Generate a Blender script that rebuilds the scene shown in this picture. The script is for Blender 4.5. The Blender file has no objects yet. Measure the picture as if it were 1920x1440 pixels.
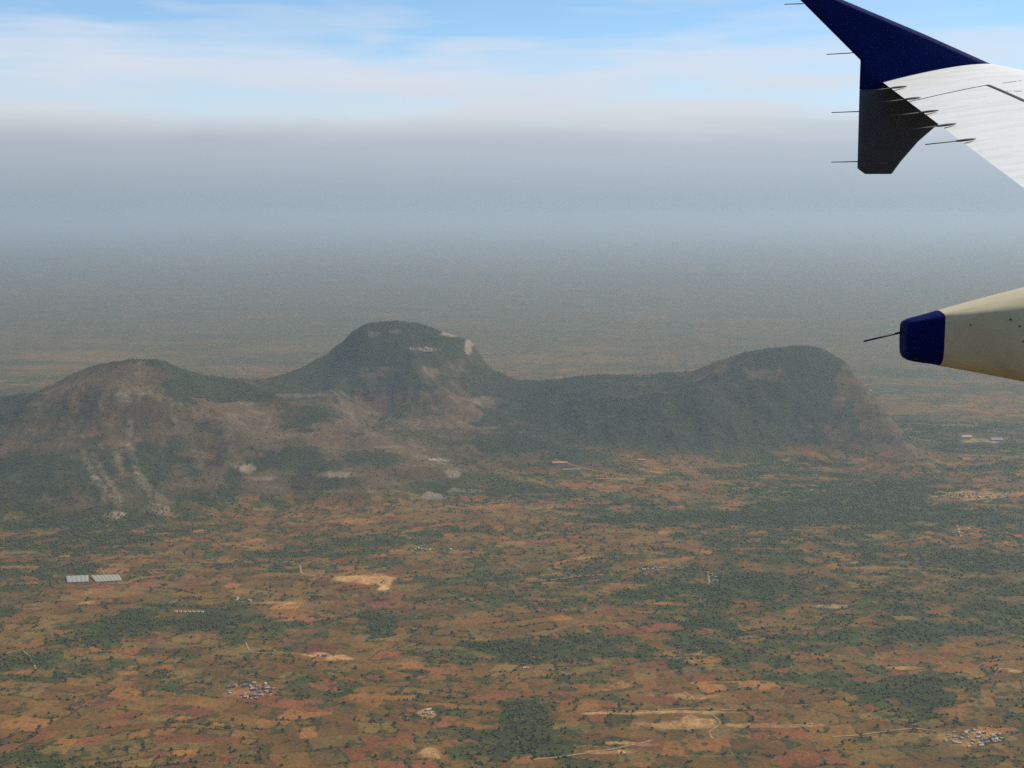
import bpy, bmesh, math, random
import numpy as np
from mathutils import Vector, Matrix

# ------------------------------------------------------------------ camera, sky, sun, exposure
PW, PH, F = 1920.0, 1440.0, 2640.0          # photograph's pixels and focal length in pixels
PITCH = math.radians(6.91)                   # looking down
H = 1350.0                                   # metres of air between the camera and the plain
scene = bpy.context.scene
cam_d = bpy.data.cameras.new("camera"); cam = bpy.data.objects.new("camera", cam_d)
scene.collection.objects.link(cam); scene.camera = cam
cam_d.sensor_width = 36.0; cam_d.lens = 36.0 * F / PW
cam_d.clip_start = 0.1; cam_d.clip_end = 600000.0
cam.location = (0, 0, 0); cam.rotation_euler = (math.pi / 2 - PITCH, 0, 0)

SUN_EL, SUN_AZ = 46.0, 74.0                  # azimuth clockwise (to the right) of the view direction
se, sa = math.radians(SUN_EL), math.radians(SUN_AZ)
SUN = Vector((math.sin(sa) * math.cos(se), math.cos(sa) * math.cos(se), math.sin(se)))
ld = bpy.data.lights.new("sun", 'SUN'); lo = bpy.data.objects.new("sun", ld)
scene.collection.objects.link(lo)
ld.energy = 5.0; ld.angle = math.radians(0.5); ld.color = (1.0, 0.94, 0.84)
lo.rotation_euler = (-SUN).to_track_quat('-Z', 'Y').to_euler()

scene.view_settings.view_transform = 'Standard'; scene.view_settings.look = 'None'
scene.view_settings.gamma = 1.0; scene.view_settings.exposure = 0.0
cy = scene.cycles
cy.max_bounces = 6; cy.diffuse_bounces = 3; cy.glossy_bounces = 3; cy.volume_bounces = 1
cy.transparent_max_bounces = 8
cy.use_denoising = False
cy.caustics_reflective = False; cy.caustics_refractive = False
cy.sample_clamp_indirect = 4.0


class NT:
    """small helper for building node trees"""
    def __init__(s, tree): s.t = tree; s.n = tree.nodes; s.l = tree.links
    def new(s, kind, **kw):
        nd = s.n.new(kind)
        for k, v in kw.items():
            if hasattr(nd, k): setattr(nd, k, v)
        return nd
    def put(s, sock, v):
        if v is None: return
        if isinstance(v, bpy.types.NodeSocket): s.l.new(v, sock)
        else: sock.default_value = v
    def math(s, op, a, b=None, c=None, clamp=False):
        nd = s.new('ShaderNodeMath', operation=op, use_clamp=clamp)
        for i, v in enumerate((a, b, c)):
            if v is not None: s.put(nd.inputs[i], v)
        return nd.outputs[0]
    def mix(s, fac, a, b, blend='MIX'):
        nd = s.new('ShaderNodeMix', data_type='RGBA', blend_type=blend)
        s.put(nd.inputs[0], fac); s.put(nd.inputs[6], a); s.put(nd.inputs[7], b)
        return nd.outputs[2]
    def ramp(s, fac, lo, hi, a=0.0, b=1.0, smooth=True):
        nd = s.new('ShaderNodeMapRange', interpolation_type='SMOOTHSTEP' if smooth else 'LINEAR')
        s.put(nd.inputs[0], fac)
        for i, v in enumerate((lo, hi, a, b)): nd.inputs[i + 1].default_value = v
        return nd.outputs[0]
    def noise(s, vec, scale, detail=4, rough=0.55, dist=0.0):
        nd = s.new('ShaderNodeTexNoise')
        s.put(nd.inputs['Vector'], vec)
        nd.inputs['Scale'].default_value = scale; nd.inputs['Detail'].default_value = detail
        nd.inputs['Roughness'].default_value = rough; nd.inputs['Distortion'].default_value = dist
        return nd.outputs[0]
    def xyz(s, x, y, z):
        nd = s.new('ShaderNodeCombineXYZ')
        s.put(nd.inputs[0], x); s.put(nd.inputs[1], y); s.put(nd.inputs[2], z)
        return nd.outputs[0]


world = bpy.data.worlds.new("World"); scene.world = world; world.use_nodes = True
w = NT(world.node_tree); w.n.clear()
sky = w.new('ShaderNodeTexSky'); sky.sky_type = 'NISHITA'; sky.sun_disc = False
sky.sun_elevation = se; sky.sun_rotation = sa
sky.altitude = 2600.0; sky.air_density = 1.0; sky.dust_density = 0.6; sky.ozone_density = 2.0
tc = w.new('ShaderNodeTexCoord'); sp = w.new('ShaderNodeSeparateXYZ'); w.l.new(tc.outputs['Generated'], sp.inputs[0])
el = w.math('MULTIPLY', w.math('ARCSINE', sp.outputs[2]), 57.2958)           # degrees above the horizon
ec = w.math('SUBTRACT', el, 2.95)             # and above the top of the dust layer
az = w.math('MULTIPLY', w.math('ARCTAN2', sp.outputs[0], sp.outputs[1]), 57.2958)
v1 = w.xyz(w.math('MULTIPLY', az, 0.13), w.math('MULTIPLY', ec, 0.8), 3.1)
n1 = w.noise(v1, 0.8, 4, 0.5, 0.5)
v2 = w.xyz(w.math('MULTIPLY', az, 0.07), w.math('MULTIPLY', ec, 0.8), 9.7)
n2 = w.noise(v2, 1.3, 3, 0.5, 0.3)
# a long soft bank of cloud low in the sky, breaking up into blue above it
top = w.math('ADD', 3.9, w.math('MULTIPLY', w.math('SUBTRACT', n1, 0.5), 6.0))
bank = w.ramp(w.math('SUBTRACT', top, ec), -2.2, 2.6)
high = w.math('MULTIPLY', w.ramp(n2, 0.46, 0.72), w.ramp(ec, 25.0, 3.0, 0.25, 0.30))
gap = w.math('MULTIPLY', w.ramp(n2, 0.56, 0.36), w.ramp(ec, 0.2, 0.9, 0, 0.33))
cover = w.math('SUBTRACT', w.math('MAXIMUM', bank, high), gap, clamp=True)
cover = w.math('MULTIPLY', cover, 0.9)
skyc = w.mix(1.0, sky.outputs[0], (1.34, 1.50, 1.50, 1), 'MULTIPLY')
cloudc = w.mix(w.ramp(ec, 0.4, 3.5), (6.75, 6.85, 7.1, 1), (7.4, 7.7, 8.4, 1))
allc = w.mix(cover, skyc, cloudc)
# thick dusty air low over the horizon
dust = w.mix(w.ramp(el, 0.3, 2.9), (3.25, 4.0, 4.65, 1), (4.3, 4.85, 5.6, 1))
sunward = w.ramp(az, -60, 60, 0.81, 1.35, False)             # the dust is brighter towards the sun
dust = w.mix(1.0, dust, w.xyz(sunward, sunward, sunward), 'MULTIPLY')
allc = w.mix(w.ramp(w.math('ADD', ec, w.math('MULTIPLY', w.math('SUBTRACT', n1, 0.5), 0.9)), 1.1, -0.35, 0, 1.0), allc, dust)
bg = w.new('ShaderNodeBackground'); w.l.new(allc, bg.inputs[0]); bg.inputs[1].default_value = 0.1
out = w.new('ShaderNodeOutputWorld'); w.l.new(bg.outputs[0], out.inputs[0])

# ------------------------------------------------------------------ helpers
rng = np.random.default_rng(7)
R = random.Random(11)
COL = scene.collection
SP, CP = math.sin(PITCH), math.cos(PITCH)


def ray(px, py):
    u = (np.asarray(px, float) - PW / 2) / F; v = -(np.asarray(py, float) - PH / 2) / F
    return u, CP + v * SP, -SP + v * CP


def at(px, py, Y):
    x, y, z = ray(px, py); t = Y / y
    return Vector((float(x * t), float(Y), float(z * t)))


def project(x, y, z):
    d = y * CP - z * SP; v = y * SP + z * CP
    d = np.maximum(d, 1e-3)
    return PW / 2 + F * x / d, PH / 2 - F * v / d


def tag(o, label=None, cat=None, group=None, kind=None):
    if label: o['label'] = label
    if cat: o['category'] = cat
    if group: o['group'] = group
    if kind: o['kind'] = kind
    return o


def link(o, parent=None):
    COL.objects.link(o)
    if parent: o.parent = parent
    return o


def empty(name, loc=(0, 0, 0), rz=0.0):
    o = bpy.data.objects.new(name, None); o.location = loc; o.rotation_euler = (0, 0, rz)
    o.empty_display_size = 1.0
    return link(o)


def mesh_obj(name, verts, faces, mat, parent=None, smooth=False):
    me = bpy.data.meshes.new(name)
    me.from_pydata([tuple(v) for v in verts], [], [tuple(f) for f in faces]); me.update()
    bm = bmesh.new(); bm.from_mesh(me); bmesh.ops.recalc_face_normals(bm, faces=bm.faces); bm.to_mesh(me); bm.free()
    if mat: me.materials.append(mat)
    if smooth: me.shade_smooth()
    return link(bpy.data.objects.new(name, me), parent)


def np_mesh(name, co, quads, mat, smooth=True):
    """big mesh from arrays; quads (n,4) or tris (n,3)"""
    me = bpy.data.meshes.new(name); k = quads.shape[1]; n = len(quads)
    me.vertices.add(len(co)); me.vertices.foreach_set('co', co.astype(np.float32).ravel())
    me.loops.add(n * k); me.loops.foreach_set('vertex_index', quads.astype(np.int32).ravel())
    me.polygons.add(n); me.polygons.foreach_set('loop_start', (np.arange(n) * k).astype(np.int32))
    me.update(calc_edges=True)
    if smooth: me.shade_smooth()
    if mat: me.materials.append(mat)
    return me


def hash01(ix, iy, seed=0):
    a = (np.asarray(ix).astype(np.int64) * 374761393 + np.asarray(iy).astype(np.int64) * 668265263 + seed * 1442695041) & 0xFFFFFFFF
    a = ((a ^ (a >> 13)) * 1274126177) & 0xFFFFFFFF
    a = ((a ^ (a >> 16)) * 2246822519) & 0xFFFFFFFF
    a = a ^ (a >> 15)
    return (a & 0xFFFFFF) / float(0x1000000)


def vnoise(x, y, seed=0):
    ix = np.floor(x); iy = np.floor(y); fx = x - ix; fy = y - iy
    fx = fx * fx * (3 - 2 * fx); fy = fy * fy * (3 - 2 * fy)
    a = hash01(ix, iy, seed); b = hash01(ix + 1, iy, seed); c = hash01(ix, iy + 1, seed); d = hash01(ix + 1, iy + 1, seed)
    return (a * (1 - fx) + b * fx) * (1 - fy) + (c * (1 - fx) + d * fx) * fy


def fbm(x, y, size, octs=4, seed=0, gain=0.5):
    s = 0.0; a = 1.0; t = 0.0
    for o in range(octs):
        s = s + a * vnoise(x / size + 17.3 * o, y / size - 9.1 * o, seed + o * 31); t += a
        a *= gain; size = size / 2.03
    return s / t


def ridged(x, y, size, octs=4, seed=0):
    s = 0.0; a = 1.0; t = 0.0
    for o in range(octs):
        s = s + a * (1 - np.abs(2 * vnoise(x / size + 3.3 * o, y / size + 7.1 * o, seed + o * 17) - 1)); t += a
        a *= 0.5; size = size / 2.07
    return s / t


def sst(a, b, x):
    t = np.clip((x - a) / (b - a), 0, 1); return t * t * (3 - 2 * t)


# ------------------------------------------------------------------ the lie of the land
# ridge lines: (photo x, photo y, metres out, width of the front slope, width of the back slope, steepness)
RIDGES = [
    # left hill and its shoulder, running into the saddle
    [(-500, 775, 8000, 1500, 1200, 1.5), (-160, 750, 7800, 1500, 1300, 1.5), (0, 745, 7700, 1500, 1300, 1.4), (70, 737, 7650, 1500, 1200, 1.3), (110, 716, 7600, 1500, 1100, 1.2), (150, 697, 7560, 1500, 1000, 1.15),
     (190, 683, 7540, 1500, 1000, 1.1), (250, 675, 7520, 1500, 1000, 1.1), (300, 678, 7520, 1500, 1000, 1.1), (340, 692, 7560, 1450, 1000, 1.15), (385, 704, 7650, 1450, 1000, 1.2),
     (430, 712, 7800, 1450, 1000, 1.3), (480, 716, 8000, 1500, 1000, 1.4), (540, 722, 8100, 1400, 1000, 1.4)],
    [(430, 716, 7700, 700, 700, 1.3), (520, 738, 7500, 800, 700, 1.3), (600, 764, 7400, 900, 700, 1.3), (680, 800, 7300, 900, 700, 1.4)],
    # middle hill
    [(440, 722, 8600, 1200, 900, 1.4), (520, 706, 8900, 1300, 900, 1.3), (570, 690, 9050, 1300, 900, 1.2), (605, 671, 9150, 1300, 900, 1.15), (640, 643, 9200, 1350, 900, 1.2),
     (665, 618, 9220, 1400, 900, 1.25), (690, 606, 9220, 1450, 900, 1.3), (740, 601, 9220, 1500, 900, 1.3), (790, 607, 9220, 1500, 900, 1.3), (815, 614, 9200, 1500, 850, 1.3),
     (832, 622, 9200, 1500, 800, 1.35), (876, 634, 9180, 1500, 700, 1.45), (888, 656, 9150, 1500, 700, 1.4), (905, 677, 9120, 1450, 800, 1.3), (930, 694, 9100, 1400, 800, 1.3),
     (965, 709, 9050, 1400, 800, 1.3), (1010, 713, 9000, 1300, 900, 1.3), (1070, 707, 8900, 1300, 900, 1.3), (1130, 704, 8850, 1250, 900, 1.3),
     (1200, 706, 8750, 1200, 900, 1.3), (1255, 705, 8700, 1150, 900, 1.2)],
    # right hill, its crest and the spur that comes down towards the plane
    [(1255, 705, 8700, 1150, 900, 1.2), (1300, 696, 8650, 1200, 900, 1.15), (1350, 676, 8600, 1250, 900, 1.1), (1400, 659, 8560, 1300, 900, 1.05), (1450, 652, 8540, 1300, 900, 1.05),
     (1500, 648, 8540, 1300, 900, 1.05), (1540, 654, 8540, 1250, 600, 1.1), (1572, 672, 8500, 1100, 420, 1.15), (1600, 706, 8380, 950, 320, 1.2), (1628, 740, 8220, 800, 260, 1.3),
     (1660, 785, 7980, 600, 220, 1.4), (1700, 838, 7720, 400, 180, 1.5), (1735, 885, 7270, 250, 150, 1.7)],
    # low foothills in front of the saddle
    [(560, 800, 7350, 500, 500, 1.4), (700, 808, 7450, 650, 600, 1.4), (840, 806, 7750, 700, 600, 1.4), (960, 812, 7700, 700, 600, 1.4), (1060, 838, 7450, 500, 500, 1.5)],
    [(-300, 905, 6700, 800, 700, 1.6), (-40, 870, 6800, 700, 700, 1.6), (60, 880, 6700, 600, 700, 1.5)],
    [(540, 838, 6950, 420, 500, 1.3), (640, 858, 6900, 450, 500, 1.4), (760, 866, 6950, 450, 500, 1.4), (860, 880, 6900, 400, 500, 1.5)],
    [(600, 872, 6700, 260, 300, 1.2), (690, 882, 6650, 260, 300, 1.4)],
]
GX0, GX1, GY0, GY1, GS = -5600.0, 5600.0, 4600.0, 11600.0, 20.0
gx = np.arange(GX0, GX1 + 1, GS); gy = np.arange(GY0, GY1 + 1, GS)
MX, MY = np.meshgrid(gx, gy)
WXX = MX + 220 * (fbm(MX, MY, 700, 3, 5) - 0.5); WYY = MY + 220 * (fbm(MX, MY, 700, 3, 6) - 0.5)
HG = np.zeros_like(MX); DC = np.full_like(MX, 1e9)
for rd in RIDGES:
    P = []
    for (px, py, Y, wf, wb, st) in rd:
        p = at(px, py, Y); P.append((p.x, p.y, p.z + H, wf, wb, st))
    SW = np.zeros_like(MX); SQ = np.zeros((4,) + MX.shape); dmin = np.full_like(MX, 1e9); dwm = np.full_like(MX, 1e9)
    for a, b in zip(P[:-1], P[1:]):
        dx, dy = b[0] - a[0], b[1] - a[1]; L2 = dx * dx + dy * dy
        t = np.clip(((MX - a[0]) * dx + (MY - a[1]) * dy) / L2, 0, 1)
        d0 = np.hypot(MX - (a[0] + t * dx), MY - (a[1] + t * dy))
        dw = np.hypot(WXX - (a[0] + t * dx), WYY - (a[1] + t * dy))
        side = ((MX - a[0]) * dy - (MY - a[1]) * dx) / math.sqrt(L2)          # positive towards the camera's side
        front = sst(-120, 120, side)
        lerp = lambda i: a[i] + (b[i] - a[i]) * t
        wgt = 1.0 / (d0 + 25) ** 5 * math.sqrt(L2)
        SW += wgt; SQ[0] += wgt * lerp(2); SQ[1] += wgt * lerp(5); SQ[2] += wgt * (lerp(3) * front + lerp(4) * (1 - front))
        dmin = np.minimum(dmin, d0); dwm = np.minimum(dwm, dw)
    SQ /= SW; DC = np.minimum(DC, dmin)
    k = sst(60, 500, dmin); d = dmin * (1 - k) + dwm * k
    rd_ = np.maximum(np.where(d < 60, 30 * (d / 60) ** 2, d - 30), 0)            # rounded crest
    u = np.clip(rd_ / SQ[2], 0, 1)
    best = SQ[0] * (1 - u) ** SQ[1] * (1 - sst(0.85, 1.0, u))
    # soft maximum of the ridges
    HG = np.where(np.maximum(HG, best) > 1, np.maximum(HG, best) + 22 * np.exp(-np.abs(HG - best) / 30) * sst(60, 150, np.minimum(HG, best)), 0)
# gullies and spurs, strongest halfway down
crest = HG.copy()
AG = 0.12 + 0.88 * sst(60, 520, DC)
amp = sst(20, 220, HG) * AG
HG = HG + amp * ((ridged(MX, MY, 760, 5, 40) - 0.62) * 270)
HG = np.maximum(HG, 0)
k3 = (HG[:-2, 1:-1] + HG[2:, 1:-1] + HG[1:-1, :-2] + HG[1:-1, 2:] + 2 * HG[1:-1, 1:-1]) / 6
HG[1:-1, 1:-1] = k3


def hill_h(x, y, HG=HG):
    fx = np.clip((x - GX0) / GS, 0, len(gx) - 1.001); fy = np.clip((y - GY0) / GS, 0, len(gy) - 1.001)
    ix = fx.astype(int); iy = fy.astype(int); fx = fx - ix; fy = fy - iy
    h = (HG[iy, ix] * (1 - fx) + HG[iy, ix + 1] * fx) * (1 - fy) + (HG[iy + 1, ix] * (1 - fx) + HG[iy + 1, ix + 1] * fx) * fy
    ins = (x > GX0) & (x < GX1) & (y > GY0) & (y < GY1)
    return np.where(ins, h, 0.0)


def land(x, y):
    """height of the land over the plain's level, and how much of it is hill"""
    x = np.asarray(x, float); y = np.asarray(y, float)
    h = hill_h(x, y); m = sst(12, 70, h)
    d = m * ((ridged(x, y, 170, 4, 77) - 0.6) * 30 + (fbm(x, y, 45, 3, 78) - 0.5) * 12)
    plain = (fbm(x, y, 1500, 4, 90) - 0.5) * 46 + (fbm(x, y, 260, 3, 91) - 0.5) * 9
    near = sst(90000, 30000, np.hypot(x, y))
    return h + d * (0.2 + hill_h(x, y, AG) * 0.8) + plain * (1 - 0.8 * m) * near, m


def on_land(px, py, t0=2800.0, t1=30000.0):
    """where the ray of a photo pixel meets the land"""
    x, y, z = ray(px, py); n = math.sqrt(x * x + y * y + z * z)
    t = np.arange(t0, t1, 5.0) / n
    X, Y, Z = x * t, y * t, z * t
    h, _ = land(X, Y); k = np.argmax(Z + H < h)
    return Vector((float(X[k]), float(Y[k]), float(h[k] - H)))


# ------------------------------------------------------------------ fields and woods
def parcels(x, y):
    wx = x + 150 * (fbm(x, y, 420, 3, 200) - 0.5) + 26 * (fbm(x, y, 60, 3, 201) - 0.5)
    wy = y + 150 * (fbm(x, y, 420, 3, 202) - 0.5) + 26 * (fbm(x, y, 60, 3, 203) - 0.5)
    cx, cyy = wx / 620.0, wy / 460.0
    ix = np.floor(cx); iy = np.floor(cyy)
    f1 = np.full(x.shape, 9.0); f2 = np.full(x.shape, 9.0); idx = np.zeros(x.shape); idy = np.zeros(x.shape)
    for ox in (-1, 0, 1):
        for oy in (-1, 0, 1):
            jx = ix + ox; jy = iy + oy
            d = np.hypot(cx - jx - 0.1 - 0.8 * hash01(jx, jy, 1), cyy - jy - 0.1 - 0.8 * hash01(jx, jy, 2))
            n = d < f1
            f2 = np.where(n, f1, np.minimum(f2, d)); f1 = np.where(n, d, f1)
            idx = np.where(n, jx, idx); idy = np.where(n, jy, idy)
    edge0 = (f2 - f1) * 260
    ang = (hash01(idx, idy, 3) - 0.5) * 0.8 + 0.08
    ca, sn = np.cos(ang), np.sin(ang)
    u = wx * ca + wy * sn; v = -wx * sn + wy * ca
    sv = 34 + 64 * hash01(idx, idy, 4)
    iv = np.floor(v / sv); fv = v / sv - iv
    q = hash01(idx * 7 + iv * 131, idy * 5 + iv, 5)
    su = 50 + 175 * q * q
    uo = u + 900 * hash01(idx + iv * 3, idy - iv, 6)
    iu = np.floor(uo / su); fu = uo / su - iu
    A = idx * 92821 + iu * 31 + iv * 7919; B = idy * 68917 + iv * 101 + iu * 17
    e = np.minimum(np.minimum(fv, 1 - fv) * sv, np.minimum(fu, 1 - fu) * su)
    edge = np.minimum(e, edge0)
    return A, B, edge, hash01(idx, idy, 8)


# broad green and dry country seen in the photograph: (x, y, half width, half height, weight)
GREEN = [(850, 1012, 330, 22, .30), (1300, 990, 230, 38, .32), (620, 1042, 110, 20, .3), (1480, 1110, 330, 26, .32), (1780, 1140, 200, 42, .3),
         (712, 1168, 42, 26, .9), (400, 1163, 60, 12, .45), (240, 1180, 50, 20, .15), (1000, 1222, 220, 24, .45), (1330, 1195, 90, 46, .45),
         (1540, 1196, 160, 20, .35), (1390, 1240, 120, 20, .4), (1690, 1300, 120, 40, .7), (1570, 1275, 120, 18, .5), (985, 1335, 42, 28, .8),
         (860, 1378, 130, 14, .45), (1040, 1400, 150, 18, .45), (600, 1290, 60, 18, .35), (60, 1243, 120, 12, .35), (120, 985, 110, 10, .25),
         (1800, 1040, 200, 22, .25), (1700, 960, 260, 28, .25), (1120, 960, 130, 22, .22), (500, 1060, 120, 18, .25), (100, 1080, 50, 10, .2),
         (1700, 1390, 100, 22, .35), (1400, 1420, 120, 16, .3), (60, 1420, 120, 14, .2), (300, 1010, 300, 10, .2), (1500, 1340, 80, 14, .3),
         (650, 1420, 120, 12, .2), (200, 1205, 80, 10, .2), (1850, 1100, 120, 30, .15), (1060, 1130, 200, 14, .2), (1150, 1010, 300, 20, .2)]
DRY = [(330, 1205, 110, 16, .5), (150, 1150, 90, 14, .5), (490, 1185, 60, 22, .45), (60, 1190, 70, 14, .4), (474, 1297, 80, 22, .4), (200, 1010, 300, 20, .3), (670, 1088, 60, 14, .8), (880, 1185, 150, 22, .45), (1080, 1165, 80, 12, .4), (1500, 1183, 60, 8, .5), (1395, 1200, 34, 7, .7), (1740, 1080, 260, 14, .35),
       (960, 1262, 90, 16, .45), (120, 1285, 150, 20, .35), (200, 1120, 240, 18, .25), (620, 1200, 90, 18, .2), (1325, 1237, 40, 12, .5), (1800, 1210, 240, 26, .35),
       (1600, 1170, 240, 12, .3), (1230, 1400, 60, 16, .3), (1340, 1350, 120, 18, .35), (180, 1360, 300, 40, .2), (560, 1380, 240, 26, .25), (1500, 1400, 160, 16, .2),
       (1600, 1060, 160, 12, .3), (1000, 1060, 120, 8, .25), (300, 1050, 130, 10, .3), (1430, 1310, 50, 14, .4), (1560, 1345, 80, 12, .3)]
PALE = [(652, 1084, 34, 7, .8), (697, 1089, 30, 10, .85), (717, 1097, 13, 8, .9), (590, 1228, 22, 3, .7), (626, 1236, 26, 6, .75), (1300, 1352, 26, 9, .7), (1130, 1408, 46, 4, .7), (1180, 1394, 40, 3, .7), (800, 1338, 18, 8, .6), (806, 1410, 24, 14, .6),
        (1230, 1335, 130, 3, .6), (1250, 1362, 60, 7, .4), (155, 1130, 20, 3, .4), (470, 1297, 44, 12, .25), (1820, 1385, 60, 16, .25), (1900, 1257, 30, 4, .6), (1710, 1252, 40, 3, .6),
        (1830, 928, 60, 7, .5), (1565, 1137, 28, 4, .5), (1430, 1360, 120, 4, .4), (1290, 1305, 60, 5, .4), (530, 1130, 40, 3, .4), (1840, 826, 30, 4, .5)]
ROCK = [(640, 890, 44, 5, .8), (722, 921, 34, 3, .6), (822, 862, 22, 3, .8), (726, 838, 34, 3, .6), (852, 888, 20, 7, .5), (812, 930, 24, 9, .6), (215, 966, 26, 8, .9), (285, 957, 34, 9, .8),
        (465, 880, 16, 9, .5), (495, 898, 24, 4, .45), (640, 922, 50, 3, .3), (880, 920, 40, 5, .4), (228, 748, 18, 14, .5), (560, 742, 40, 4, .2), (920, 752, 30, 9, .3), (790, 655, 34, 3, .6),
        (700, 625, 12, 5, .4), (740, 622, 12, 4, .4), (852, 626, 30, 5, .8), (882, 648, 8, 16, .9), (930, 930, 30, 3, .4), (1060, 870, 16, 3, .3), (175, 895, 10, 5, .3)]  # bare rock; the cliff edge entries also paint in its sunlit rim
FARTAN = [(160, 668, 130, 12, .7), (90, 690, 90, 8, .6), (1020, 672, 150, 9, .8), (960, 690, 60, 7, .6), (540, 655, 110, 6, .5), (1120, 655, 80, 5, .5), (1780, 688, 90, 5, .6), (470, 690, 70, 8, .4), (300, 640, 160, 5, .3), (1300, 600, 200, 5, .2), (880, 610, 60, 4, .3), (1700, 745, 60, 6, .4), (1850, 700, 80, 5, .4)]
STREAK = [[(158, 850), (168, 880), (185, 905), (205, 928), (222, 950)], [(176, 856), (192, 880), (205, 905), (222, 935)], [(215, 845), (222, 868), (230, 885)],
          [(243, 838), (250, 870), (262, 895), (285, 920), (305, 938), (322, 946)], [(245, 790), (240, 820), (246, 850)], [(258, 900), (275, 925), (282, 945)], [(325, 780), (332, 800)],
          [(430, 868), (455, 882)], [(325, 780), (332, 800)]]
WOODS = [(570, 785, 60, 22, .8), (545, 868, 84, 18, .6), (270, 860, 26, 26, .7), (110, 900, 100, 50, .25), (740, 640, 120, 60, .5), (600, 700, 90, 40, .5), (1250, 790, 330, 90, .8), (420, 735, 140, 20, .6),
         (110, 985, 90, 8, .2), (720, 720, 60, 14, .3), (260, 800, 24, 12, .4), (1450, 700, 140, 50, .4), (1000, 740, 100, 40, .5), (700, 860, 50, 14, .4), (330, 960, 20, 20, .5), (400, 800, 30, 14, .3)]
SCRUB_SUNLIT = [(120, 930, 190, 50, .3), (200, 985, 260, 24, .7), (1440, 700, 50, 12, .5), (560, 820, 140, 24, .5), (400, 800, 140, 60, .45), (250, 700, 70, 14, .4), (760, 700, 70, 12, .35), (800, 760, 150, 30, .35), (1590, 730, 26, 40, .9), (1630, 775, 26, 40, .9), (1665, 820, 26, 34, .9), (1700, 858, 26, 30, .8), (200, 740, 120, 30, .5), (330, 850, 120, 60, .4), (230, 800, 60, 30, .5), (730, 780, 200, 30, .3), (900, 840, 260, 40, .25)]  # scrub; the right hill's spur entries paint in its sunlit side


def blobs(px, py, L, nx, ny):
    s = np.zeros(px.shape)
    for (a, b, c, d, wt) in L:
        m = (np.abs(px - a) < c * 2.2) & (np.abs(py - b) < d * 2.4)
        if not m.any(): continue
        q = np.hypot((px[m] - a + nx[m] * c * 0.55) / c, (py[m] - b + ny[m] * d * 0.8) / d)
        s[m] = np.maximum(s[m], wt * sst(1.25, 0.75, q))
    return s


C = {k: np.array(v) for k, v in dict(
    grove=(0.033, 0.037, 0.008), crop=(0.048, 0.056, 0.011), scrub=(0.076, 0.056, 0.013), dry=(0.145, 0.069, 0.014), orange=(0.225, 0.092, 0.020),
    red=(0.180, 0.062, 0.020), tan=(0.150, 0.086, 0.021), pale=(0.52, 0.28, 0.10), rock=(0.26, 0.185, 0.115), forest=(0.032, 0.036, 0.014), hscrub=(0.098, 0.060, 0.027)).items()}


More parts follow.
